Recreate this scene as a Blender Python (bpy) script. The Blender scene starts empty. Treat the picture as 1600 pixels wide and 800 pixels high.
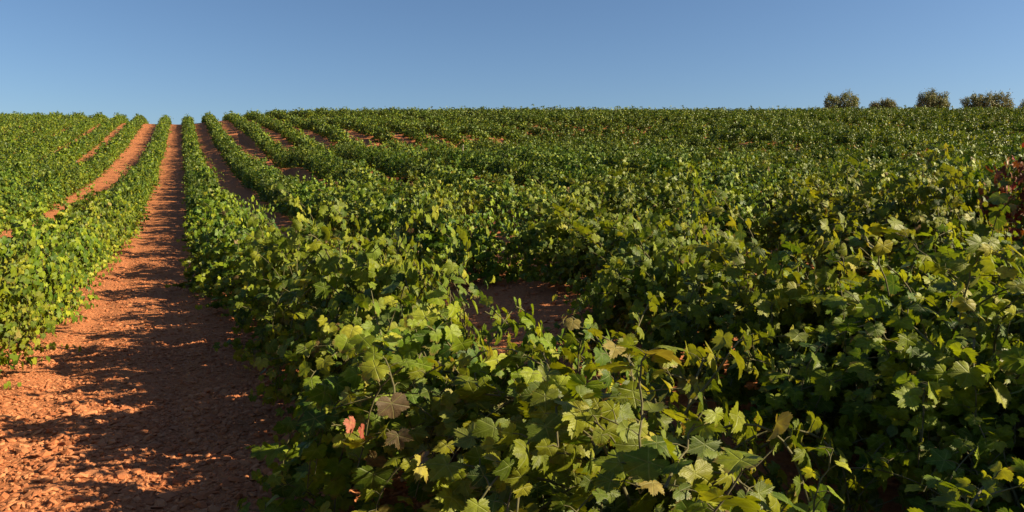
import bpy, math, numpy as np
R = math.radians
SC = bpy.context.scene
COL = SC.collection

# ------------------------------------------------------------------ camera
CAM_H = 1.6
F_PX, EYE_Y = 1200.0, 300.0            # focal length and eye level of the 1600 x 800 photograph
cam_d = bpy.data.cameras.new('camera')
cam = bpy.data.objects.new('camera', cam_d); COL.objects.link(cam)
cam.location = (0, 0, CAM_H)
cam.rotation_euler = (R(90), 0, 0)
cam_d.sensor_width = 36; cam_d.lens = 36 * F_PX / 1600
cam_d.shift_y = -(400 - EYE_Y) / 1600
cam_d.clip_start = 0.05; cam_d.clip_end = 3000
SC.camera = cam

# ------------------------------------------------------------------ sky, sun, exposure
SUN_EL, SUN_AZ = 27.5, 95.0           # azimuth clockwise from the view direction (+Y)
w = bpy.data.worlds.new('World'); SC.world = w; w.use_nodes = True
nt = w.node_tree; nt.nodes.clear()
sky = nt.nodes.new('ShaderNodeTexSky'); sky.sky_type = 'NISHITA'; sky.sun_disc = False
sky.sun_elevation = R(SUN_EL); sky.sun_rotation = R(SUN_AZ)
sky.altitude = 700; sky.air_density = 1.0; sky.dust_density = 1.2; sky.ozone_density = 5.0
bg = nt.nodes.new('ShaderNodeBackground'); bg.inputs['Strength'].default_value = 0.05
wo = nt.nodes.new('ShaderNodeOutputWorld')
nt.links.new(sky.outputs[0], bg.inputs[0]); nt.links.new(bg.outputs[0], wo.inputs[0])
sl = bpy.data.lights.new('sun', 'SUN'); sl.energy = 5.0; sl.angle = R(0.55); sl.color = (1.0, 0.84, 0.54)
so = bpy.data.objects.new('sun', sl); COL.objects.link(so)
so.rotation_euler = (R(90 - SUN_EL), 0, R(180 - SUN_AZ))
SC.view_settings.view_transform = 'Standard'; SC.view_settings.look = 'None'
SC.view_settings.exposure = 1.22; SC.view_settings.gamma = 1.0
SC.cycles.use_denoising = True
SC.cycles.max_bounces = 4; SC.cycles.diffuse_bounces = 2; SC.cycles.transmission_bounces = 4
SC.cycles.glossy_bounces = 2

# ------------------------------------------------------------------ helpers
def unit(v):
    v = np.asarray(v, float)
    return v / np.maximum(np.linalg.norm(v, axis=-1, keepdims=True), 1e-9)

def mesh_np(name, V, F, mat, attrs=None, smooth=False):
    """V (n,3), F (m,k) all of one corner count"""
    V = np.asarray(V, np.float32); F = np.asarray(F, np.int32)
    me = bpy.data.meshes.new(name)
    me.vertices.add(len(V)); me.vertices.foreach_set('co', V.ravel())
    k = F.shape[1]
    me.loops.add(F.size); me.loops.foreach_set('vertex_index', F.ravel())
    me.polygons.add(len(F))
    me.polygons.foreach_set('loop_start', np.arange(0, F.size, k, dtype=np.int32))
    me.polygons.foreach_set('loop_total', np.full(len(F), k, np.int32))
    me.polygons.foreach_set('use_smooth', np.full(len(F), smooth, bool))
    for an, (ty, arr) in (attrs or {}).items():
        a = me.attributes.new(an, ty, 'POINT')
        a.data.foreach_set('color' if ty == 'FLOAT_COLOR' else ('vector' if ty == 'FLOAT_VECTOR' else 'value'),
                           np.asarray(arr, np.float32).ravel())
    me.update(calc_edges=True)
    if mat: me.materials.append(mat)
    return me

def link(name, me, parent=None):
    o = bpy.data.objects.new(name, me); COL.objects.link(o)
    if parent: o.parent = parent
    return o

def tag(o, label=None, cat=None, group=None, kind=None):
    if label: o['label'] = label
    if cat: o['category'] = cat
    if group: o['group'] = group
    if kind: o['kind'] = kind
    return o

def empty(name, loc=(0, 0, 0)):
    o = bpy.data.objects.new(name, None); COL.objects.link(o); o.location = loc; o.empty_display_size = 0.2
    return o

def tubes(lines, sides=5):
    """lines: list of (points (n,3), radii (n,)) -> V, quads"""
    Vs, Fs, off = [], [], 0
    for P, rad in lines:
        P = np.asarray(P, float); n = len(P)
        T = unit(np.gradient(P, axis=0))
        ref = np.array([0.31, 0.17, 0.93])
        A = unit(np.cross(T, ref)); B = np.cross(T, A)
        an = np.linspace(0, 2 * np.pi, sides, endpoint=False)
        ring = P[:, None] + np.asarray(rad)[:, None, None] * (np.cos(an)[None, :, None] * A[:, None] + np.sin(an)[None, :, None] * B[:, None])
        Vs.append(ring.reshape(-1, 3))
        i = np.arange(n - 1)[:, None] * sides; j = np.arange(sides)[None]; j2 = (j + 1) % sides
        Fs.append(np.stack([off + i + j, off + i + j2, off + i + sides + j2, off + i + sides + j], -1).reshape(-1, 4))
        off += n * sides
    return np.concatenate(Vs), np.concatenate(Fs)

def hash2(ix, iy, seed):
    h = (ix * 374761393 + iy * 668265263 + seed * 974711) & 0x7fffffff
    h = ((h ^ (h >> 13)) * 1274126177) & 0x7fffffff
    return ((h ^ (h >> 16)) & 0xffff) / 65535.0

def vnoise(x, y, seed=0):
    ix = np.floor(x).astype(np.int64); iy = np.floor(y).astype(np.int64)
    fx = x - ix; fy = y - iy; fx = fx * fx * (3 - 2 * fx); fy = fy * fy * (3 - 2 * fy)
    a = hash2(ix, iy, seed); b = hash2(ix + 1, iy, seed); c = hash2(ix, iy + 1, seed); d = hash2(ix + 1, iy + 1, seed)
    return (a * (1 - fx) + b * fx) * (1 - fy) + (c * (1 - fx) + d * fx) * fy - 0.5

# ------------------------------------------------------------------ terrain
ROW_ANG = math.atan((800 - 282) / F_PX)       # rows run this far to the side of the view axis
SA, CA = math.sin(ROW_ANG), math.cos(ROW_ANG)
def dt_of(x, y): return CA * x + SA * y, -SA * x + CA * y      # across the rows, along the rows
def xy_of(d, t): return CA * d - SA * t, SA * d + CA * t
_gy = np.array([-400, -40, 0, 9, 17, 27, 50, 75, 95, 105, 112, 118, 128, 160, 220, 420.])
_gz = np.array([0.3, 0.2, 0.05, 0.0, 0.1, 0.5, 2.5, 6.0, 9.3, 10.8, 11.5, 11.6, 11.2, 8.0, 0.0, -12.])
_hy = np.arange(-420, 460, 0.5)
_hz = np.interp(_hy, _gy, _gz)
for _ in range(2):
    _hz = np.convolve(np.pad(_hz, 6, mode='edge'), np.ones(13) / 13, 'valid')
def height(x, y):
    x = np.asarray(x, float); y = np.asarray(y, float)
    z = np.interp(y, _hy, _hz)
    d, t = dt_of(x, y)
    z = z + np.where(d > 0.9, 1.25 * (1 - np.exp(-np.maximum(d - 0.9, 0) / 8.0)), 0)
    z = z + np.where(d < -2, 0.7 * (1 - np.exp(np.minimum(d + 2, 0) / 15.0)), 0)
    z = z + np.where(d > 6, 1.6 * np.clip((y - 14) / 22, 0, 1) * np.clip((95 - y) / 25, 0.12, 1) * vnoise(d / 8.0, t / 11.0, 41), 0)
    z = z + 0.10 * vnoise(x / 7.0, y / 7.0, 3) - 0.000012 * np.maximum(np.abs(x) - 40, 0) ** 2
    return z

ROW0, ROWS = 0.95, 2.65                         # first row past the track, row spacing
def row_d(k):                                  # k = 0 is the row at the near side of the camera, k = -1 across the track
    return ROW0 + ROWS * k + (0.05 if k == 1 else (0.30 if k > 1 else 0.0)) + 0.30 * max(0, k - 3) - (0.2 if k < 0 else 0.0) - (0.65 if k < -1 else 0.0)

def soil_relief(x, y):
    d, t = dt_of(x, y)
    z = 0.035 * vnoise(x / 0.55, y / 0.55, 5) + 0.020 * vnoise(x / 0.17, y / 0.17, 6) + 0.012 * vnoise(x / 0.07, y / 0.07, 7)
    for c in (-0.95, -0.05):                   # shallow wheel ruts on the track
        z = z - 0.035 * np.exp(-((d - c + 0.08 * vnoise(t / 3, d * 0 + 1.5, 9)) / 0.17) ** 2)
    return z

def pix_to_ground(px, py):
    Y = np.linspace(1.2, 130, 6000)
    X = (px - 800) / F_PX * Y; Z = CAM_H + (EYE_Y - py) / F_PX * Y
    h = height(X, Y)
    i = np.nonzero(Z <= h)[0]
    i = i[0] if len(i) else int(np.argmin(Z - h))
    return float(X[i]), float(Y[i]), float(h[i])

# ------------------------------------------------------------------ materials
def new_mat(name):
    m = bpy.data.materials.new(name); m.use_nodes = True
    m.node_tree.nodes.clear()
    return m, m.node_tree.nodes, m.node_tree.links

def N(nodes, ty, **kw):
    n = nodes.new(ty)
    for k, v in kw.items(): setattr(n, k, v)
    return n

def math_n(nodes, links, op, a, b=None, c=None):
    n = nodes.new('ShaderNodeMath'); n.operation = op
    for i, v in enumerate((a, b, c)):
        if v is None: continue
        if isinstance(v, (int, float)): n.inputs[i].default_value = v
        else: links.new(v, n.inputs[i])
    return n.outputs[0]

def mixc(nodes, links, fac, a, b, blend='MIX'):
    n = nodes.new('ShaderNodeMix'); n.data_type = 'RGBA'; n.blend_type = blend
    for sock, v in ((n.inputs[0], fac), (n.inputs[6], a), (n.inputs[7], b)):
        if isinstance(v, (int, float)): sock.default_value = v
        elif isinstance(v, tuple): sock.default_value = (*v, 1) if len(v) == 3 else v
        else: links.new(v, sock)
    return n.outputs[2]

def leaf_material(name, veins=True, trans=0.34, rough=0.48):
    m, nd, lk = new_mat(name)
    at = N(nd, 'ShaderNodeAttribute', attribute_name='col')
    lv = N(nd, 'ShaderNodeAttribute', attribute_name='lv')
    sep = N(nd, 'ShaderNodeSeparateXYZ'); lk.new(lv.outputs['Vector'], sep.inputs[0])
    oi = N(nd, 'ShaderNodeObjectInfo')
    hs = N(nd, 'ShaderNodeHueSaturation')
    lk.new(at.outputs['Color'], hs.inputs['Color'])
    lk.new(math_n(nd, lk, 'MULTIPLY_ADD', oi.outputs['Random'], 0.03, 0.487), hs.inputs['Hue'])
    lk.new(math_n(nd, lk, 'MULTIPLY_ADD', oi.outputs['Random'], 0.25, 0.88), hs.inputs['Value'])
    base = hs.outputs['Color']
    height_out = None
    if veins:
        ang = math_n(nd, lk, 'ARCTAN2', sep.outputs[0], sep.outputs[1])
        pp = math_n(nd, lk, 'PINGPONG', ang, math.pi / 6)
        r = math_n(nd, lk, 'POWER', math_n(nd, lk, 'ADD', math_n(nd, lk, 'POWER', sep.outputs[0], 2.0), math_n(nd, lk, 'POWER', sep.outputs[1], 2.0)), 0.5)
        dist = math_n(nd, lk, 'MULTIPLY', pp, r)
        mr = N(nd, 'ShaderNodeMapRange'); lk.new(dist, mr.inputs[0])
        mr.inputs[1].default_value = 0.008; mr.inputs[2].default_value = 0.04; mr.inputs[3].default_value = 1; mr.inputs[4].default_value = 0
        # side veins leaving the main ones
        sv = math_n(nd, lk, 'PINGPONG', math_n(nd, lk, 'MULTIPLY_ADD', pp, -0.55, r), 0.07)
        mr2 = N(nd, 'ShaderNodeMapRange'); lk.new(sv, mr2.inputs[0])
        mr2.inputs[1].default_value = 0.0; mr2.inputs[2].default_value = 0.016; mr2.inputs[3].default_value = 0.5; mr2.inputs[4].default_value = 0
        vein = math_n(nd, lk, 'MAXIMUM', mr.outputs[0], mr2.outputs[0])
        lighter = mixc(nd, lk, 0.4, base, (0.30, 0.33, 0.10))
        base = mixc(nd, lk, math_n(nd, lk, 'MULTIPLY', vein, 0.75), base, lighter)
        no = N(nd, 'ShaderNodeTexNoise'); no.inputs['Scale'].default_value = 3.2; no.inputs['Detail'].default_value = 4
        vm = N(nd, 'ShaderNodeVectorMath', operation='ADD'); lk.new(lv.outputs['Vector'], vm.inputs[0])
        cmb = N(nd, 'ShaderNodeCombineXYZ'); lk.new(math_n(nd, lk, 'MULTIPLY', sep.outputs[2], 37.0), cmb.inputs[2]); lk.new(cmb.outputs[0], vm.inputs[1])
        lk.new(vm.outputs[0], no.inputs['Vector'])
        rmp = N(nd, 'ShaderNodeMapRange'); lk.new(no.outputs[0], rmp.inputs[0])
        rmp.inputs[1].default_value = 0.35; rmp.inputs[2].default_value = 0.7; rmp.inputs[3].default_value = 0.75; rmp.inputs[4].default_value = 1.22
        sc = N(nd, 'ShaderNodeVectorMath', operation='SCALE'); lk.new(base, sc.inputs[0]); lk.new(rmp.outputs[0], sc.inputs['Scale'])
        base = sc.outputs[0]
        edge = N(nd, 'ShaderNodeMapRange'); lk.new(math_n(nd, lk, 'MULTIPLY_ADD', no.outputs[0], 0.7, r), edge.inputs[0])
        edge.inputs[1].default_value = 1.05; edge.inputs[2].default_value = 1.25; edge.inputs[3].default_value = 0; edge.inputs[4].default_value = 0.8
        worn = math_n(nd, lk, 'MULTIPLY', edge.outputs[0], math_n(nd, lk, 'GREATER_THAN', sep.outputs[2], 0.72))
        base = mixc(nd, lk, worn, base, (0.20, 0.13, 0.045))
        height_out = math_n(nd, lk, 'MULTIPLY_ADD', no.outputs[0], 0.9, math_n(nd, lk, 'MULTIPLY', vein, -0.6))
    geo = N(nd, 'ShaderNodeNewGeometry')
    under = mixc(nd, lk, 0.30, base, (0.15, 0.18, 0.08))
    base2 = mixc(nd, lk, geo.outputs['Backfacing'], base, under)
    p = N(nd, 'ShaderNodeBsdfPrincipled'); lk.new(base2, p.inputs['Base Color'])
    p.inputs['Roughness'].default_value = rough; p.inputs['Specular IOR Level'].default_value = 0.22
    if height_out is not None:
        b = N(nd, 'ShaderNodeBump'); b.inputs['Strength'].default_value = 0.5; b.inputs['Distance'].default_value = 0.004
        lk.new(height_out, b.inputs['Height']); lk.new(b.outputs[0], p.inputs['Normal'])
    tr = N(nd, 'ShaderNodeBsdfTranslucent')
    tcol = mixc(nd, lk, 1.0, base, (1.35, 1.25, 0.35), 'MULTIPLY'); lk.new(tcol, tr.inputs['Color'])
    mx = N(nd, 'ShaderNodeMixShader'); mx.inputs[0].default_value = trans
    lk.new(p.outputs[0], mx.inputs[1]); lk.new(tr.outputs[0], mx.inputs[2])
    o = N(nd, 'ShaderNodeOutputMaterial'); lk.new(mx.outputs[0], o.inputs[0])
    return m

def bark_material(name, c1, c2, scale=30.0):
    m, nd, lk = new_mat(name)
    tc = N(nd, 'ShaderNodeTexCoord')
    mp = N(nd, 'ShaderNodeMapping'); mp.inputs['Scale'].default_value = (1, 1, 0.25); lk.new(tc.outputs['Object'], mp.inputs[0])
    no = N(nd, 'ShaderNodeTexNoise'); no.inputs['Scale'].default_value = scale; no.inputs['Detail'].default_value = 6; lk.new(mp.outputs[0], no.inputs[0])
    p = N(nd, 'ShaderNodeBsdfPrincipled'); lk.new(mixc(nd, lk, no.outputs[0], c1, c2), p.inputs['Base Color'])
    p.inputs['Roughness'].default_value = 0.85
    b = N(nd, 'ShaderNodeBump'); b.inputs['Strength'].default_value = 0.9; b.inputs['Distance'].default_value = 0.02
    lk.new(no.outputs[0], b.inputs['Height']); lk.new(b.outputs[0], p.inputs['Normal'])
    o = N(nd, 'ShaderNodeOutputMaterial'); lk.new(p.outputs[0], o.inputs[0])
    return m

def soil_material():
    m, nd, lk = new_mat('red_stony_soil')
    tc = N(nd, 'ShaderNodeTexCoord')
    def noise(scale, detail=5, rough=0.6):
        n = N(nd, 'ShaderNodeTexNoise'); n.inputs['Scale'].default_value = scale; n.inputs['Detail'].default_value = detail
        n.inputs['Roughness'].default_value = rough; lk.new(tc.outputs['Object'], n.inputs['Vector']); return n.outputs[0]
    vo = N(nd, 'ShaderNodeTexVoronoi'); vo.inputs['Scale'].default_value = 26.0; lk.new(tc.outputs['Object'], vo.inputs['Vector'])
    vo2 = N(nd, 'ShaderNodeTexVoronoi'); vo2.inputs['Scale'].default_value = 60.0; lk.new(tc.outputs['Object'], vo2.inputs['Vector'])
    big, mid, fine = noise(0.5), noise(3.0), noise(45.0, 6, 0.7)
    c = mixc(nd, lk, big, (0.470, 0.158, 0.061), (0.550, 0.212, 0.088))
    c = mixc(nd, lk, math_n(nd, lk, 'MULTIPLY', mid, 0.55), c, (0.34, 0.110, 0.048))
    sepc = N(nd, 'ShaderNodeSeparateColor'); lk.new(vo.outputs['Color'], sepc.inputs[0])
    c = mixc(nd, lk, math_n(nd, lk, 'MULTIPLY', sepc.outputs[0], 0.40), c, (0.56, 0.25, 0.115))
    sepd = N(nd, 'ShaderNodeSeparateColor'); lk.new(vo2.outputs['Color'], sepd.inputs[0])
    c = mixc(nd, lk, math_n(nd, lk, 'MULTIPLY', sepd.outputs[1], 0.30), c, (0.27, 0.085, 0.04))
    p = N(nd, 'ShaderNodeBsdfPrincipled'); lk.new(c, p.inputs['Base Color']); p.inputs['Roughness'].default_value = 0.95
    p.inputs['Specular IOR Level'].default_value = 0.15
    h = math_n(nd, lk, 'ADD', math_n(nd, lk, 'MULTIPLY', fine, 0.8), math_n(nd, lk, 'ADD', math_n(nd, lk, 'MULTIPLY', sepc.outputs[1], 0.45),
        math_n(nd, lk, 'ADD', math_n(nd, lk, 'MULTIPLY', sepd.outputs[0], 0.35), math_n(nd, lk, 'MULTIPLY', vo.outputs['Distance'], -0.6))))
    b = N(nd, 'ShaderNodeBump'); b.inputs['Strength'].default_value = 1.0; b.inputs['Distance'].default_value = 0.022
    lk.new(h, b.inputs['Height']); lk.new(b.outputs[0], p.inputs['Normal'])
    o = N(nd, 'ShaderNodeOutputMaterial'); lk.new(p.outputs[0], o.inputs[0])
    return m

def stone_material():
    m, nd, lk = new_mat('red_clod')
    at = N(nd, 'ShaderNodeAttribute', attribute_name='col')
    tc = N(nd, 'ShaderNodeTexCoord')
    n = N(nd, 'ShaderNodeTexNoise'); n.inputs['Scale'].default_value = 60; n.inputs['Detail'].default_value = 5; lk.new(tc.outputs['Object'], n.inputs[0])
    c = mixc(nd, lk, math_n(nd, lk, 'MULTIPLY', n.outputs[0], 0.6), at.outputs['Color'], (0.26, 0.09, 0.045))
    p = N(nd, 'ShaderNodeBsdfPrincipled'); lk.new(c, p.inputs['Base Color']); p.inputs['Roughness'].default_value = 0.9
    p.inputs['Specular IOR Level'].default_value = 0.2
    b = N(nd, 'ShaderNodeBump'); b.inputs['Strength'].default_value = 0.7; b.inputs['Distance'].default_value = 0.006
    lk.new(n.outputs[0], b.inputs['Height']); lk.new(b.outputs[0], p.inputs['Normal'])
    o = N(nd, 'ShaderNodeOutputMaterial'); lk.new(p.outputs[0], o.inputs[0])
    return m

M_LEAF = leaf_material('vine_leaf')
M_LEAF_FAR = leaf_material('vine_leaf_far_shaded', veins=False, trans=0.22)  # same leaf, less translucent, so that farther foliage looks more shaded
M_OLIVE = leaf_material('olive_leaf', veins=False, trans=0.15, rough=0.5)
M_BARK = bark_material('vine_bark', (0.07, 0.045, 0.03), (0.20, 0.14, 0.10))
M_CANE = bark_material('green_brown_cane', (0.085, 0.060, 0.026), (0.10, 0.105, 0.030), 12)
M_STAKE = bark_material('weathered_stake', (0.42, 0.36, 0.28), (0.60, 0.54, 0.44), 20)
M_SOIL = soil_material()
M_CLOD = stone_material()

# ------------------------------------------------------------------ ground sheet
def build_ground():
    rad = np.concatenate([[0.0], np.geomspace(0.4, 420, 420)])
    front = np.linspace(R(-42), R(42), 560)                 # fine where the photograph looks
    rest = np.linspace(R(42), R(318), 90)[1:-1]
    an = np.concatenate([front, rest])
    A, Q = np.meshgrid(an, rad[1:], indexing='ij')
    X = np.sin(A) * Q; Y = np.cos(A) * Q
    Z = height(X, Y) + soil_relief(X, Y) * np.clip(1.4 - Q / 40, 0.0, 1)
    V = np.stack([X, Y, Z], -1)
    na, nr = A.shape
    i = np.arange(na)[:, None]; j = np.arange(nr - 1)[None]; i2 = (i + 1) % na
    F = np.stack([i * nr + j, i * nr + j + 1, i2 * nr + j + 1, i2 * nr + j], -1).reshape(-1, 4)
    F = F[:, ::-1]
    V = V.reshape(-1, 3)
    c = len(V); V = np.concatenate([V, [[0, 0, float(height(0, 0))]]])
    me = mesh_np('ground', V, F, M_SOIL, smooth=True)
    o = link('ground', me); tag(o, kind='structure', label='red stony soil of the sloping vineyard')
    return o
build_ground()

def build_clods(rng):
    phi = (1 + 5 ** 0.5) / 2
    ico = unit(np.array([(-1, phi, 0), (1, phi, 0), (-1, -phi, 0), (1, -phi, 0), (0, -1, phi), (0, 1, phi), (0, -1, -phi), (0, 1, -phi),
                         (phi, 0, -1), (phi, 0, 1), (-phi, 0, -1), (-phi, 0, 1)], float))
    F0 = np.array([(0, 11, 5), (0, 5, 1), (0, 1, 7), (0, 7, 10), (0, 10, 11), (1, 5, 9), (5, 11, 4), (11, 10, 2), (10, 7, 6), (7, 1, 8),
                   (3, 9, 4), (3, 4, 2), (3, 2, 6), (3, 6, 8), (3, 8, 9), (4, 9, 5), (2, 4, 11), (6, 2, 10), (8, 6, 7), (9, 8, 1)])
    P = []; S = []
    def scatter(n, d0, d1, t0, t1, smin, smax, power=1.0):
        d = rng.uniform(d0, d1, n); t = t0 + (t1 - t0) * rng.uniform(0, 1, n) ** power
        x, y = xy_of(d, t)
        keep = (y > 1.5) & (np.abs(x) < 0.72 * y + 0.8)
        s = smin * (smax / smin) ** (rng.uniform(0, 1, n) ** 3.0)
        P.append(np.stack([x, y], -1)[keep]); S.append(s[keep])
    scatter(34000, -2.1, 1.2, 2.2, 9.0, 0.005, 0.026)
    scatter(14000, -2.1, 1.0, 8.0, 26.0, 0.008, 0.030, 1.6)
    scatter(9000, 1.2, 5.0, 0.5, 12.0, 0.008, 0.045)
    scatter(5000, 5.0, 9.0, 0.5, 12.0, 0.012, 0.05)
    scatter(4500, -6.0, -2.1, 6, 26, 0.012, 0.045)
    scatter(8000, -2.1, 1.2, 2.2, 6.5, 0.014, 0.044)
    P = np.concatenate(P); S = np.concatenate(S); n = len(P)
    z = height(P[:, 0], P[:, 1]) + soil_relief(P[:, 0], P[:, 1])
    V = ico[None] * rng.uniform(0.72, 1.2, (n, 12, 1))
    V = V * np.stack([rng.uniform(0.8, 1.5, n), rng.uniform(0.6, 1.1, n), rng.uniform(0.28, 0.7, n)], -1)[:, None] * S[:, None, None]
    a = rng.uniform(0, 2 * np.pi, n); tx = rng.normal(0, 0.2, n); ty = rng.normal(0, 0.2, n)
    V[..., 2] = V[..., 2] + V[..., 0] * tx[:, None] + V[..., 1] * ty[:, None]
    x = V[..., 0] * np.cos(a)[:, None] - V[..., 1] * np.sin(a)[:, None]; y = V[..., 0] * np.sin(a)[:, None] + V[..., 1] * np.cos(a)[:, None]
    V = np.stack([x + P[:, :1], y + P[:, 1:2], V[..., 2] + (z + S * 0.12)[:, None]], -1)
    c1, c2 = np.array([0.42, 0.142, 0.056]), np.array([0.57, 0.25, 0.115])
    u = rng.uniform(0, 1, (n, 1)) ** 1.6
    C = np.concatenate([(c1 * (1 - u) + c2 * u) * rng.uniform(0.8, 1.1, (n, 1)), np.ones((n, 1))], -1)
    C = np.repeat(C[:, None], 12, 1)
    F = (F0[None] + (np.arange(n) * 12)[:, None, None]).reshape(-1, 3)
    o = link('soil_clods', mesh_np('soil_clods', V.reshape(-1, 3), F, M_CLOD, {'col': ('FLOAT_COLOR', C.reshape(-1, 4))}))
    tag(o, 'reddish flat stones and clods scattered over the dirt track', kind='stuff')
build_clods(np.random.default_rng(11))

# ------------------------------------------------------------------ grape leaves
def outline(half):
    h = np.array(half, float); th = np.radians(h[:, 0]); r = h[:, 1]
    right = np.stack([np.sin(th) * r, np.cos(th) * r], -1)
    left = right[1:-1][::-1] * [-1, 1] if h[-1, 0] >= 180 else right[1:][::-1] * [-1, 1]
    return np.concatenate([right, left])
HALF0 = [(0, 1.0), (5, .89), (9, .95), (14, .82), (18, .87), (24, .72), (30, .66), (34, .74), (38, .72), (44, .86), (48, .80), (57, .97), (62, .85), (67, .91),
         (72, .78), (78, .82), (86, .68), (92, .73), (97, .68), (104, .81), (110, .73), (115, .80), (122, .68), (129, .73), (136, .62), (143, .66), (152, .55), (162, .47), (172, .25), (180, .06)]
HALF1 = [(0, 1.0), (14, .82), (18, .86), (29, .66), (44, .84), (58, .97), (74, .78), (79, .80), (92, .66), (110, .80), (130, .68), (152, .56), (180, .08)]
HALF2 = [(0, 1.0), (30, .68), (58, .96), (92, .68), (115, .80), (152, .55), (180, .15)]
def template(half, ring):
    O = outline(half); n = len(O)
    V = [np.zeros((1, 2))]; F = []
    if ring:
        V += [O * 0.52, O]
        for i in range(n):
            j = (i + 1) % n
            F += [(0, 1 + j, 1 + i), (1 + i, 1 + j, 1 + n + i), (1 + j, 1 + n + j, 1 + n + i)]
    else:
        V += [O]
        for i in range(n): F.append((0, 1 + (i + 1) % n, 1 + i))
    return np.concatenate(V), np.array(F)
TEMPL = {0: template(HALF0, True), 1: template(HALF1, False), 2: template(HALF2, False),
         3: (np.array([(0, -.25), (.72, .25), (0, 1.0), (-.72, .25)]), np.array([(0, 1, 2), (0, 2, 3)]))}

def leaves_geometry(L, lod, rng):
    """L: dict of P,T,N (n,3), s (n,), c (n,3) -> V, F, attributes"""
    tv, tf = TEMPL[lod]; n = len(L['P']); m = len(tv)
    x, y = tv[:, 0], tv[:, 1]; th = np.arctan2(x, y)
    tr = np.hypot(x, y)
    if lod == 0: tr = np.concatenate([[1.0], np.tile(tr[1 + (m - 1) // 2:], 2)])
    lobing = np.maximum(tr, 0.05)[None] ** rng.uniform(-0.25, 0.75, (n, 1)) if lod < 3 else np.ones((n, 1))
    x = x[None] * lobing; y = y[None] * lobing; r2 = x * x + y * y      # every blade cut a little deeper or shallower
    droop = rng.uniform(0.05, 0.38, (n, 1)); fold = rng.normal(0.10, 0.16, (n, 1)); ph = rng.uniform(0, 6.28, (n, 1)); wav = rng.uniform(0.03, 0.13, (n, 1))
    tw = rng.normal(0, 0.18, (n, 1))
    z = -droop * r2 + fold * np.abs(x) + wav * np.sin(3 * th[None] + ph) * r2 + tw * x * y - rng.uniform(0, 0.28, (n, 1)) * np.maximum(y, 0) ** 3
    if lod == 0:      # veins sunk, blade quilted between them
        z = z + 0.035 * np.abs(np.sin(3 * th))[None] * np.sqrt(r2) + rng.normal(0, 0.015, (n, m)) * r2
    S = unit(np.cross(L['T'], L['N'])); s = L['s'][:, None, None]
    asp = rng.uniform(0.88, 1.12, (n, 1, 1))
    V = L['P'][:, None] + s * (x[..., None] * S[:, None] * asp + y[..., None] * L['T'][:, None] + z[..., None] * L['N'][:, None])
    F = (tf[None] + (np.arange(n) * m)[:, None, None]).reshape(-1, 3)
    C = np.concatenate([np.repeat(L['c'][:, None], m, 1), np.ones((n, m, 1))], -1)
    lv = np.stack([x + np.zeros((n, m)), y + np.zeros((n, m)), np.repeat(rng.uniform(0, 1, (n, 1)), m, 1)], -1)
    return V.reshape(-1, 3), F, {'col': ('FLOAT_COLOR', C.reshape(-1, 4)), 'lv': ('FLOAT_VECTOR', lv.reshape(-1, 3))}

GREENS = np.array([(0.030, 0.064, 0.007), (0.086, 0.132, 0.008), (0.195, 0.228, 0.010), (0.345, 0.325, 0.030)])
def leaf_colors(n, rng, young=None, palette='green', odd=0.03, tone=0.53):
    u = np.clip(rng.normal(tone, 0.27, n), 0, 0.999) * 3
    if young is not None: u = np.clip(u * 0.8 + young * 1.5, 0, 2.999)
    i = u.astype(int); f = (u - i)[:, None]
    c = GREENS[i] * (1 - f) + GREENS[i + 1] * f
    q = rng.uniform(0, 1, n)
    c[q < odd] = (0.24, 0.20, 0.045)              # yellowing
    c[q < odd * 0.45] = (0.17, 0.105, 0.045)      # dry brown
    if palette == 'red':
        red = np.array([(0.26, 0.040, 0.022), (0.27, 0.085, 0.030), (0.16, 0.050, 0.022)])[rng.integers(0, 3, n)]
        c = np.where((rng.uniform(0, 1, n) < 0.65)[:, None], red, c)
    if palette == 'rust':
        red = np.array([(0.22, 0.09, 0.025), (0.20, 0.13, 0.03)])[rng.integers(0, 2, n)]
        c = np.where((rng.uniform(0, 1, n) < 0.35)[:, None], red, c)
    return c * rng.uniform(0.85, 1.15, (n, 1))

def shoot_path(rng, p, d, length, droop, wander=0.16, step=0.055):
    pts = [p.copy()]; n = max(3, int(length / step))
    for i in range(n):
        d = unit(d + np.array([0, 0, -droop * (0.4 + 1.2 * i / n)]) * step * 2.2 + rng.normal(0, wander, 3) * 0.35)
        p = p + d * step
        if p[2] < 0.10: p[2] = 0.10; d[2] = abs(d[2]) * 0.3
        pts.append(p.copy())
    return np.array(pts)

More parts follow.
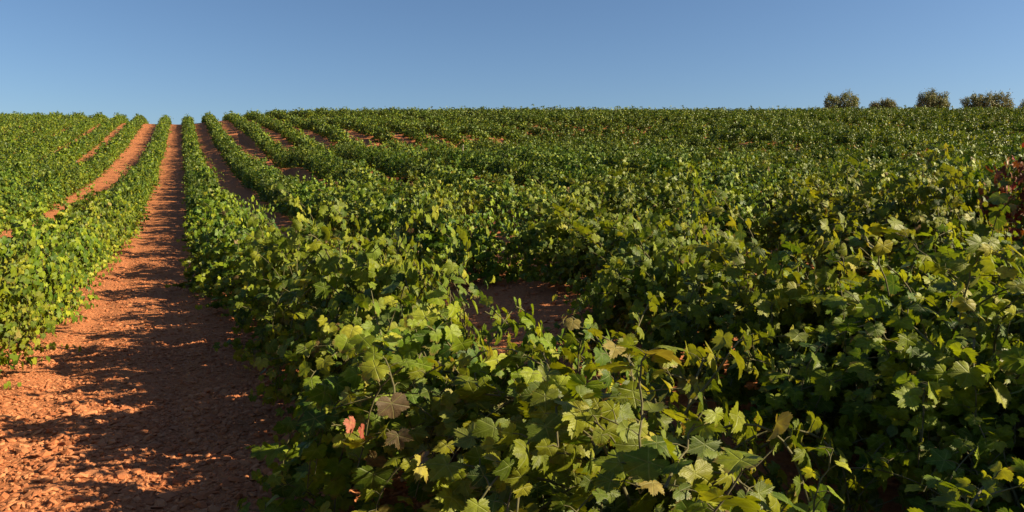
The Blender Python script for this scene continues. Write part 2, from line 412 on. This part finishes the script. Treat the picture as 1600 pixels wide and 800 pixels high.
def leaves_on(rng, pts, size, skip=1, per=1.0, wild=0.36, helio=1.0):
    """alternate leaves along one shoot"""
    P, T, Nn, s, yg, pet = [], [], [], [], [], []
    n = len(pts); side = 1
    for i in range(skip, n):
        if rng.uniform() > per: continue
        a = pts[i]; dr = unit(pts[min(i + 1, n - 1)] - pts[i - 1])
        lat = unit(np.cross(dr, [0.03, 0.02, 1.0])); side = -side
        out = np.array([a[0] * 1.2, a[1] * 0.55, 0.0]); out = out / max(0.35, np.linalg.norm(out))
        pd = unit(lat * side * 0.8 + np.array([0, 0, 0.55]) + out * 0.45 + rng.normal(0, 0.35, 3))
        frac = i / n; sz = size * rng.uniform(0.62, 1.25) * (1.0 if frac < 0.6 else 1.0 - 0.45 * (frac - 0.6) / 0.4)
        b = a + pd * rng.uniform(0.6, 1.0) * sz
        nn = unit(np.array([0.55 * helio, -0.42 * helio, 0.24]) + out * 0.62 + lat * side * 0.22 + rng.normal(0, wild, 3))
        tt = out * 0.32 + lat * side * 0.45 + np.array([0, 0, -0.85]) + rng.normal(0, 0.33, 3)
        tt = unit(tt - nn * np.dot(tt, nn))
        P.append(b); T.append(tt); Nn.append(nn); s.append(sz); yg.append(max(0, frac - 0.45)); pet.append((a, b))
    return P, T, Nn, s, yg, pet

def grow_vine(seed, half_w=0.62, half_l=0.78, top=1.25, n_shoots=36, size=0.086, palette='green', extra=300, odd=0.03, tone=0.53, **lk):
    rng = np.random.default_rng(seed)
    trunk_top = 0.36 + rng.uniform(-0.05, 0.06)
    lean = rng.normal(0, 0.06, 2)
    tz = np.linspace(-0.08, trunk_top, 9)
    tp = np.stack([lean[0] * tz + 0.02 * np.sin(tz * 14 + seed), lean[1] * tz + 0.02 * np.cos(tz * 11 + seed), tz], -1)
    trunk = [(tp, 0.052 * (1 - 0.25 * np.linspace(0, 1, 9)) * rng.uniform(0.85, 1.15, 9))]
    arms, canes, pets = [], [], []
    for k in range(5):
        az = k * 2 * np.pi / 5 + rng.normal(0, 0.25)
        q = np.array([np.cos(az) * 0.16, np.sin(az) * 0.30, rng.uniform(0.08, 0.2)])
        u = np.linspace(0, 1, 5)[:, None]
        arm = tp[-1] + q * u + np.array([0, 0, -0.05]) * np.sin(np.pi * u)
        arms.append(arm); trunk.append((arm, np.linspace(0.034, 0.02, 5)))
    P, T, Nn, s, yg = [], [], [], [], []
    for k in range(n_shoots):
        arm = arms[k % 5]; p = arm[rng.integers(2, 5)]
        ax = rng.uniform(-1, 1); ay = rng.uniform(-1, 1)
        up = rng.uniform(0.6, 1.7) if k % 3 else rng.uniform(-0.15, 0.4)
        d = unit([ax * half_w * 1.25, ay * half_l * 1.3, up * 0.75])
        length = rng.uniform(0.55, 1.1) * top
        pts = shoot_path(rng, p, d, length, rng.uniform(0.7, 2.6))
        lim = np.array([half_w * rng.uniform(0.85, 1.25), half_l * rng.uniform(0.9, 1.25)])
        pts[:, 0] = lim[0] * np.tanh(pts[:, 0] / lim[0]); pts[:, 1] = lim[1] * np.tanh(pts[:, 1] / lim[1])
        zt = top * rng.uniform(0.82, 1.12)
        pts[:, 2] = np.where(pts[:, 2] > zt * 0.7, zt * 0.7 + zt * 0.3 * np.tanh((pts[:, 2] - zt * 0.7) / (zt * 0.3)), pts[:, 2])
        canes.append((pts, np.linspace(0.006, 0.0022, len(pts))))
        a = leaves_on(rng, pts, size, **lk)
        P += a[0]; T += a[1]; Nn += a[2]; s += a[3]; yg += a[4]; pets += a[5]
    # hanging shoots: the skirt that hides the trunk
    for k in range(20):
        az = rng.uniform(0, 6.28); rr = rng.uniform(0.35, 0.95)
        p = np.array([math.cos(az) * half_w * rr, math.sin(az) * half_l * rr, rng.uniform(0.35, 0.75) * top])
        pts = shoot_path(rng, p, unit([math.cos(az) * 0.6, math.sin(az) * 0.6, -0.2]), rng.uniform(0.4, 0.65), rng.uniform(3, 6))
        canes.append((pts, np.linspace(0.004, 0.002, len(pts))))
        a = leaves_on(rng, pts, size, **lk)
        P += a[0]; T += a[1]; Nn += a[2]; s += a[3]; yg += a[4]; pets += a[5]
    # side shoots: short leafy sprays that fill the canopy
    for k in range(extra // 6):
        c = canes[rng.integers(0, n_shoots)][0]; p = c[rng.integers(len(c) // 3, len(c))]
        out = np.array([p[0] * 1.5, p[1], 0.25]) + rng.normal(0, 0.45, 3)
        pts = shoot_path(rng, p.copy(), unit(out), rng.uniform(0.22, 0.42), rng.uniform(0.5, 3))
        canes.append((pts, np.linspace(0.003, 0.0018, len(pts))))
        a = leaves_on(rng, pts, size * 0.8, **lk)
        P += a[0]; T += a[1]; Nn += a[2]; s += a[3]; yg += a[4]; pets += a[5]
    L = dict(P=np.array(P), T=np.array(T), N=np.array(Nn), s=np.array(s))
    L['c'] = leaf_colors(len(P), rng, np.array(yg), palette, odd, tone)
    return dict(trunk=trunk, canes=canes, pets=pets, L=L, rng=rng)

def vine_meshes(seed, lod, **kw):
    g = grow_vine(seed, **kw); rng = g['rng']; out = {}
    V, F = tubes(g['trunk'], 8 if lod == 0 else 5); out['trunk'] = mesh_np('trunk', V, F, M_BARK, smooth=True)
    if lod < 2:
        lines = list(g['canes'])
        if lod == 0:
            lines += [(np.array([a, (a + b) / 2 + [0, 0, 0.006], b]), np.array([0.0018, 0.0015, 0.0013])) for a, b in g['pets']]
        V, F = tubes(lines, 5 if lod == 0 else 3); out['canes'] = mesh_np('canes', V, F, M_CANE, smooth=True)
    V, F, at = leaves_geometry(g['L'], lod, rng)
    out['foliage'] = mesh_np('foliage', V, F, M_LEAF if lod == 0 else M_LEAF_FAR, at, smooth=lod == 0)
    return out, g['L']

# ------------------------------------------------------------------ where the vines stand
rngp = np.random.default_rng(5)
SPACING = 1.28
SPOTS = []
MISSING = set()
for k in range(-16, 48):
    off = rngp.uniform(0, SPACING)
    if k == 0: off = 0.95
    for n in range(-6, 130):
        j1, j2, j3, j4, j5 = rngp.uniform(-1, 1, 5)
        far = k >= 2 and n > 9                     # the old bush vines higher up stand wider apart
        if far and n > 85: continue
        step = SPACING * (1.28 if far else 1.0)
        d = row_d(k) + (0.10 if far else 0.07) * j1 + (float(np.interp(n, [0, 1, 2, 3, 4, 6, 9], [0.45, 0.40, 0.16, 0.22, 0.34, 0.34, 0])) if k == 0 else (float(np.interp(n * SPACING + off, [2.4, 3.4, 5.2, 6.0, 8.6, 9.6], [-0.65, -0.5, -0.4, 0.75, 0.75, 0.0])) if k == 1 else (-0.9 * float(np.interp(n, [2, 5], [1, 0])) if k == 2 else 0))); t = 9 * SPACING + (n - 9) * step + off + (0.2 if far else 0.12) * j2
        x, y = xy_of(d, t)
        if y < -4.5 or y > 122: continue
        half = 0.6667 * max(y, 0)
        if abs(x) > half + 3.0 + (5.0 if (x > 0 and y < 25) else 0): continue
        if y < 0.4 and d < 0: continue
        if (k, n) in MISSING: continue
        if k == 1 and t < 1.3: continue
        weak = 0.62 if (k > 2 and y > 12 and float(vnoise(np.array(k * 7.31), np.array(t / 4.0), 31)) > 0.38) else 1.0
        if k not in (0, -1, 1) and j5 > (0.95 if y < 25 else 0.95): continue
        z = float(height(x, y))
        r = 0.62
        px = 800 + F_PX * x / max(y, 0.05); rad = F_PX * r / max(y, 0.05)
        py_top = EYE_Y + F_PX * (CAM_H - z - 1.35) / max(y, 0.05)
        inside = y > 0.75 and px + rad > 8 and px - rad < 1592 and py_top < 790
        SPOTS.append(dict(k=k, n=n, x=x, y=y, z=z, t=t, d=d, inside=inside, dist=math.hypot(x, y), sx=1 + 0.10 * j3, sz=1 + (0.10 if y < 12 else 0.12) * j4 + (0.30 * float(vnoise(d / 4.0, t / 3.2, 21)) if y > 12 else 0), weak=weak, yaw=0.16 * j1))
for d, t, sz_ in ((3.55, 1.15, 1.22), (3.65, 2.25, 0.82), (3.5, 0.0, 1.0), (3.6, -1.1, 1.0), (3.3, 1.7, 1.1), (3.35, 2.9, 1.05), (4.4, 2.2, 1.1)):      # extra vines, mostly unseen, added to block sun and darken the lower-right corner
    x, y = xy_of(d, t); z = float(height(x, y))
    SPOTS.append(dict(k=1, n=100, x=x, y=y, z=z, t=t, d=d, inside=y > 2.9, dist=math.hypot(x, y), sx=1.0, sz=sz_, weak=1.0, yaw=0.1))
for q in SPOTS: q['sz'] *= q['weak']
SPOTS.sort(key=lambda q: q['dist'])
INSIDE = [q for q in SPOTS if q['inside']]
BESIDE = [q for q in SPOTS if not q['inside'] and q['dist'] < 6.5]      # just outside the picture, as finely built
SOLO = sorted(INSIDE[:296] + BESIDE, key=lambda q: q['dist']); solo_ids = {id(q) for q in SOLO}
REST = [q for q in SPOTS if id(q) not in solo_ids]

LOD = {0: [], 1: [], 2: []}
for s_ in range(8): LOD[0].append(vine_meshes(100 + s_, 0, top=1.2 + 0.08 * (s_ % 3), size=0.061, n_shoots=58, extra=600, odd=0.015))
for s_ in range(6): LOD[1].append(vine_meshes(200 + s_, 1, top=1.25 + 0.08 * (s_ % 3), size=0.066, n_shoots=42, extra=420, tone=0.40, odd=0.02))  # leaf tone lowered for distance, some shade painted into the colour
for s_ in range(5): LOD[2].append(vine_meshes(300 + s_, 2, half_w=0.56, half_l=0.80, top=1.34 + 0.06 * (s_ % 3), size=0.076, helio=0.15, n_shoots=52, extra=520, odd=0.010, tone=0.27, wild=0.32))  # darkest leaf tone: stands in for the shaded sides of the far rows
SPECIAL = {'red': vine_meshes(401, 1, palette='red', half_w=0.62, half_l=0.85, top=1.25, size=0.060, n_shoots=50), 'rust': vine_meshes(402, 2, palette='rust', half_w=0.58)}

ORD = 'first second third fourth fifth sixth seventh eighth ninth tenth eleventh twelfth thirteenth fourteenth fifteenth sixteenth seventeenth eighteenth nineteenth twentieth'.split()
TENS = {2: 'twenty', 3: 'thirty', 4: 'forty', 5: 'fifty'}
def ordinal(n):                                # 1 -> first
    if n <= 20: return ORD[n - 1]
    t_, u_ = divmod(n, 10)
    return TENS[t_][:-1] + 'ieth' if u_ == 0 else TENS[t_] + '-' + ORD[u_ - 1]

count = {}
by_row = {}
for q in INSIDE[:296]: by_row.setdefault(q['k'], []).append(q)
for k, v in by_row.items():
    for i, q in enumerate(sorted(v, key=lambda q: q['t'])): q['ord'] = i + 1
def on_picture(q, h):
    return 800 + F_PX * q['x'] / q['y'], EYE_Y + F_PX * (CAM_H - q['z'] - h) / q['y']
red_spot = min((q for q in SOLO if 8 < q['dist'] < 14), key=lambda q: math.hypot(on_picture(q, 0.95)[0] - 1595, on_picture(q, 0.95)[1] - 352))
red_spot['sz'] = 1.35; red_spot['sx'] = 1.2
print('RED', red_spot['k'], red_spot['dist'], on_picture(red_spot, 1.0))
for q in SOLO:                                  # nothing tall stands between the red vine and the viewer
    if 3.8 < q['y'] < red_spot['y'] - 0.3 and abs(on_picture(q, 1)[0] - 1585) < 120: q['sz'] = min(q['sz'], 0.80)
rust_px = [(760, 235), (700, 250), (1195, 260), (1420, 265)]
rust_spots = [min(INSIDE[40:], key=lambda q: math.hypot(q['x'] - pix_to_ground(*p)[0], q['y'] - pix_to_ground(*p)[1])) for p in rust_px]

rngv = np.random.default_rng(77)
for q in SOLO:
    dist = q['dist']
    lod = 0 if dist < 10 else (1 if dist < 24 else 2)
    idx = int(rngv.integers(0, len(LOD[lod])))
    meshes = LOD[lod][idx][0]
    look = 'tall green' if q['sz'] > 1.05 else ('low green' if q['sz'] < 0.95 else 'bushy green')
    if q is red_spot: meshes = SPECIAL['red'][0]; look = 'red leaved'
    elif q in rust_spots: meshes = SPECIAL['rust'][0]; look = 'rust tinged'
    v = empty('grape_vine', (q['x'], q['y'], q['z'])); v.rotation_euler.z = ROW_ANG + q['yaw']
    if q['k'] == 0 and 2.4 < q['t'] < 9: f_ = 1.0 if q['t'] < 4.2 else 1.06; q['sz'] = max(q['sz'], 1.0) * f_; q['sx'] *= f_
    if q['k'] == 1 and q['t'] < 3.2 and not (q['n'] == 100 and q['d'] > 3.45): q['sz'] = min(q['sz'], 1.0) * 0.82
    if q['k'] == 0 and q['t'] > 9: q['sz'] *= (0.80, 1.12, 0.92, 0.78, 1.08)[q['n'] % 5]
    if q['k'] == 2 and q['t'] < 5.0: q['sz'] = min(q['sz'], 1.0) * 0.82
    low = float(np.interp(q['t'], [0.9, 1.6, 3.0], [0.70, 0.84, 1.0])) if q['k'] == 0 else 1.0          # the first vines of the near row are kept short
    v.scale = (q['sx'] * (1.12 if q['k'] == 0 and q['t'] < 4 else 1), 1.0, q['sz'] * low)
    k = q['k']
    if k >= 0: row = f"in the {ordinal(k + 1)} row past the track's shaded edge"
    else: row = f"in the {ordinal(-k)} row past the track's sunlit edge"
    if 'ord' in q: tag(v, f"{look} vine, {ordinal(q['ord'])} from the front {row}", 'grapevine', 'grapevines planted in rows on the slope')
    else: tag(v, 'bushy green vine beside the viewer, just outside the picture', 'grapevine', 'grapevines just outside the picture')
    for pn, me in meshes.items(): link(pn, me, v)
    q['obj'] = v

# the vines beyond: one mass on the far slope
def far_vines():
    rng = np.random.default_rng(9)
    groups = {2: [], 3: []}
    for q in REST:
        dist = q['dist']
        L = LOD[2][int(rng.integers(0, 5))][1]
        if q in rust_spots: L = SPECIAL['rust'][1]
        n = len(L['P'])
        if dist < 30: kk, lod = n, 2
        elif dist < 60: kk, lod = min(n, 1100), 3
        else: kk, lod = min(n, 520), 3
        ix = rng.choice(n, kk, replace=False)
        a = ROW_ANG + q['yaw']; c, s = math.cos(a), math.sin(a)
        Rm = np.array([[c, -s, 0], [s, c, 0], [0, 0, 1]])
        Pp = (L['P'][ix] * [q['sx'], 1, q['sz']]) @ Rm.T + [q['x'], q['y'], q['z']]
        sc = min(1.7, math.sqrt(n / kk)) * (1.0 if lod == 2 else 1.06)
        groups[lod].append((Pp, L['T'][ix] @ Rm.T, L['N'][ix] @ Rm.T, L['s'][ix] * sc, L['c'][ix] * rng.uniform(0.72, 1.22)))
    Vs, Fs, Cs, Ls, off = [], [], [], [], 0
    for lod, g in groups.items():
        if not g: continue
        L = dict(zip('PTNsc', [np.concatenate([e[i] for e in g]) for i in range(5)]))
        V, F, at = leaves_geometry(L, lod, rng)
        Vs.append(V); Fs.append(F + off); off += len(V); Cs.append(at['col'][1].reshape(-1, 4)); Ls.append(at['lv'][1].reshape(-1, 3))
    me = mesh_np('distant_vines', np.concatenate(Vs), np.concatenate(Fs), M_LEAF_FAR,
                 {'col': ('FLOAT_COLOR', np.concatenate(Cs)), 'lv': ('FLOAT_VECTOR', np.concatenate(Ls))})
    o = link('distant_vines', me)
    tag(o, 'green mass of vine rows covering the slope up to its crest', kind='stuff')
far_vines()
print('LEAVES', [len(m[1]['P']) for m in LOD[0]], 'inside', len(INSIDE), 'rest', len(REST), 'far solo', SOLO[-1]['dist'])

# ------------------------------------------------------------------ olive trees on the crest
def olive(px0, px1, py_top, dist, label, seed, lobes, tint):
    rng = np.random.default_rng(seed)
    x = ((px0 + px1) / 2 - 800) / F_PX * dist; z = float(height(x, dist))
    wid = (px1 - px0) / F_PX * dist; hgt = CAM_H + (EYE_Y - py_top) / F_PX * dist - z
    o = empty('olive_tree', (x, dist, z)); tag(o, label, 'tree', 'olive trees standing along the crest')
    lines = []; P = []; Nn = []
    for fx, fh, fw in lobes:                     # each lobe is a stem with its own head of foliage
        bx = fx * wid / 2
        hz = hgt * fh; rx_ = wid * fw / 2
        zz = np.linspace(-0.2, hz * 0.5, 7)
        pt = np.stack([bx * np.clip(zz / (hz * 0.5), 0, 1) ** 0.8 + 0.06 * np.sin(zz * 5), 0.1 * np.sin(zz * 3 + seed), zz], -1)
        lines.append((pt, np.linspace(0.17, 0.08, 7)))
        for b in range(9):
            az = rng.uniform(0, 6.28); e = pt[-1] + np.array([math.cos(az) * rx_ * 0.7, math.sin(az) * rx_ * 0.7, rng.uniform(0.1, 0.42) * hz])
            u = np.linspace(0, 1, 6)[:, None]
            lines.append((pt[-2] + (e - pt[-2]) * u + np.array([0, 0, 0.15]) * np.sin(np.pi * u), np.linspace(0.06, 0.015, 6)))
        nb = int(120 * fw * 1.6)
        for b in range(nb):                      # sprays of upright twigs
            dirv = unit(rng.normal(0, 1, 3)); rr = rng.uniform(0.25, 1.0) ** 0.5
            c = np.array([bx, 0, hz * 0.60]) + dirv * rr * np.array([rx_ * 0.92, rx_ * 0.85, hz * 0.36]) * rng.uniform(0.8, 1.06)
            m = 44
            sp = rng.normal(0, 1, (m, 3)) * np.array([0.17, 0.17, 0.26]) + c
            P.append(sp); Nn.append(unit(rng.normal(0, 1, (m, 3)) + dirv))
    V, F = tubes(lines, 6); link('trunk', mesh_np('trunk', V, F, M_BARK, smooth=True), o)
    P = np.concatenate(P); Nn = np.concatenate(Nn); n = len(P)
    T = np.array([0, 0, 1.0]) + rng.normal(0, 0.6, (n, 3)); T = unit(T - Nn * (T * Nn).sum(1, keepdims=True))
    c = np.array(tint)[rng.integers(0, len(tint), n)] * rng.uniform(0.75, 1.25, (n, 1))
    V, F, at = leaves_geometry(dict(P=P, T=T, N=Nn, s=rng.uniform(0.08, 0.15, n), c=c), 3, rng)
    link('crown', mesh_np('crown', V, F, M_OLIVE, at), o)
GREY = [(0.10, 0.130, 0.045), (0.17, 0.190, 0.075), (0.27, 0.235, 0.110)]
olive(1283, 1344, 141, 124, 'brownish olive tree with two rounded heads, at the start of the crest line', 1, [(-0.45, 0.9, 0.52), (0.35, 1.0, 0.62)], GREY)
olive(1357, 1405, 151, 126, 'low olive tree barely rising over the vines on the crest', 2, [(-0.55, 0.86, 0.45), (0.3, 1.0, 0.66)], GREY)
olive(1429, 1488, 139, 124, 'round dense olive tree with one twig sticking out on top', 3, [(-0.3, 0.97, 0.66), (0.32, 0.97, 0.66), (0.02, 1.08, 0.2)], GREY)
olive(1503, 1584, 141, 123, 'widest olive tree on the crest with broad flat top and shaded flank', 4, [(-0.55, 0.94, 0.5), (-0.1, 0.95, 0.5), (0.5, 1.0, 0.5)], GREY)
olive(1589, 1650, 150, 124, 'dark olive tree cut off by the edge of the picture', 5, [(-0.2, 0.95, 0.8), (0.4, 1.0, 0.7)], GREY)

# ------------------------------------------------------------------ stakes among the vines
def stake(px, py_bottom, py_top, label):
    x, y, z = pix_to_ground(px, py_bottom + 8)
    top = CAM_H + (EYE_Y - py_top) / F_PX * y - z
    o = empty('vine_stake', (x, y, z)); tag(o, label, 'stake', 'thin pale stakes standing among the vines')
    u = np.linspace(-0.15, top, 6)
    V, F = tubes([(np.stack([0.02 * u, 0.01 * u, u], -1), np.full(6, 0.022))], 7)
    link('post', mesh_np('post', V, F, M_STAKE), o)
    V, F = tubes([(np.stack([0.02 * np.array([top, top + 0.02]), 0.01 * np.array([top, top + .02]), np.array([top, top + 0.02])], -1), np.array([0.022, 0.006]))], 7)
    link('tip', mesh_np('tip', V, F, M_STAKE), o)
stake(723, 248, 226, 'pale stake beside the bare red patch high on the slope')
stake(1005, 256, 236, 'whitest stake on the slope, alone among dense vines')
stake(865, 257, 243, 'short pale stake between two taller ones on the slope')
stake(1284, 345, 322, 'stake nearer the front, tallest of the low pair')
stake(1323, 362, 343, 'lower stake of the pair halfway down the slope')

# ------------------------------------------------------------------ single shoots that stand out of the nearest vines
def at_depth(px, py, y):
    return np.array([(px - 800) / F_PX * y, y, CAM_H + (EYE_Y - py) / F_PX * y])

def vine_near(k, x, y):
    return min((q for q in SOLO if q['k'] == k), key=lambda q: math.hypot(q['x'] - x, q['y'] - y))

def to_local(q, P):
    P = np.asarray(P, float) - [q['x'], q['y'], q['z']]
    a = -q['obj'].rotation_euler.z; c, s_ = math.cos(a), math.sin(a)
    P = np.stack([c * P[:, 0] - s_ * P[:, 1], s_ * P[:, 0] + c * P[:, 1], P[:, 2]], -1)
    return P / np.array(q['obj'].scale)

def sprig(k, pix, size, seed, young=0.35, radius=0.0035):
    """pix: (px, py, depth) from the base of the shoot to its tip"""
    rng = np.random.default_rng(seed)
    W = np.array([at_depth(*p) for p in pix])
    q = vine_near(k, *W[0, :2]); A = to_local(q, W)
    n = max(6, int(np.linalg.norm(np.diff(A, axis=0), axis=1).sum() / 0.034))
    u = np.concatenate([[0], np.cumsum(np.linalg.norm(np.diff(A, axis=0), axis=1))]); u /= u[-1]
    uu = np.linspace(0, 1, n)
    if len(A) >= 3:                              # a smooth bend through the points
        co = [np.polyfit(u, A[:, i], min(3, len(A) - 1)) for i in range(3)]
        pts = np.stack([np.polyval(c, uu) for c in co], -1)
    else: pts = np.stack([np.interp(uu, u, A[:, i]) for i in range(3)], -1)
    pts = pts + rng.normal(0, 0.004, pts.shape)
    P, T, Nn, s_, yg, pet = leaves_on(rng, pts, size, skip=1)
    lines = [(pts, np.linspace(radius, 0.0015, n))] + [(np.array([a, (a + b) / 2 + [0, 0, 0.006], b]), np.array([0.0018, 0.0015, 0.0013])) for a, b in pet]
    V, F = tubes(lines, 6)
    o = link('shoot', mesh_np('shoot', V, F, M_CANE, smooth=True), q['obj'])
    s_ = np.array(s_) * 0.8
    L = dict(P=np.array(P), T=np.array(T), N=np.array(Nn), s=np.array(s_), c=leaf_colors(len(P), rng, np.array(yg) + young, odd=0.02))
    V, F, at = leaves_geometry(L, 0, rng)
    link('foliage', mesh_np('foliage', V, F, M_LEAF, at, smooth=True), o)

sprig(0, [(1268, 900, 1.95), (1276, 780, 1.97), (1300, 700, 2.0)], 0.066, 1)
sprig(0, [(1090, 900, 1.6), (1130, 780, 1.6), (1205, 705, 1.62)], 0.074, 2)
sprig(0, [(990, 760, 1.75), (1000, 640, 1.9), (1015, 550, 2.0), (1050, 590, 2.0)], 0.070, 3)
sprig(0, [(930, 700, 2.0), (890, 640, 2.1), (850, 590, 2.2)], 0.070, 4)
sprig(0, [(1040, 760, 1.65), (1075, 690, 1.75), (1100, 640, 1.8)], 0.066, 5)
sprig(0, [(620, 640, 2.6), (600, 560, 2.7), (560, 520, 2.8)], 0.070, 7)
sprig(1, [(1390, 460, 3.2), (1400, 365, 3.1), (1450, 400, 3.0), (1530, 520, 2.9)], 0.072, 8)
sprig(1, [(1500, 500, 2.9), (1555, 395, 2.8), (1600, 450, 2.7)], 0.072, 9)
sprig(1, [(1480, 620, 3.0), (1420, 560, 3.0), (1390, 600, 2.9)], 0.066, 10)

def single_leaf(k, px, py, depth, size, colour, name, label, seed, tilt=(0.35, -0.75, 0.35)):
    rng = np.random.default_rng(seed)
    W = at_depth(px, py, depth)[None]; q = vine_near(k, *W[0, :2])
    a = to_local(q, W)
    nn = unit(np.array(tilt)); tt = np.array([0.15, 0, -1.0]); tt = unit(tt - nn * np.dot(tt, nn))
    V, F, at = leaves_geometry(dict(P=a, T=tt[None], N=nn[None], s=np.array([size]), c=np.array([colour])), 0, rng)
    o = link(name, mesh_np(name, V, F, M_LEAF, at, smooth=True), q['obj']); o['label'] = label
single_leaf(0, 548, 660, 2.75, 0.050, (0.38, 0.12, 0.09), 'red_leaf', 'pink red leaf', 1, (0.6, -0.5, 0.3))
single_leaf(0, 566, 672, 2.72, 0.040, (0.30, 0.06, 0.05), 'red_leaf', 'crimson leaf', 2, (0.7, -0.3, 0.2))
single_leaf(0, 612, 630, 2.55, 0.060, (0.10, 0.062, 0.036), 'dry_leaf', 'withered brown leaf', 3, (0.1, -0.8, 0.15))
single_leaf(0, 622, 680, 2.50, 0.056, (0.11, 0.080, 0.036), 'dry_leaf', 'withered brown leaf', 4, (-0.25, -0.8, 0.3))
single_leaf(0, 655, 725, 2.40, 0.070, (0.32, 0.26, 0.05), 'yellow_leaf', 'yellowing leaf', 5, (0.6, -0.4, 0.5))
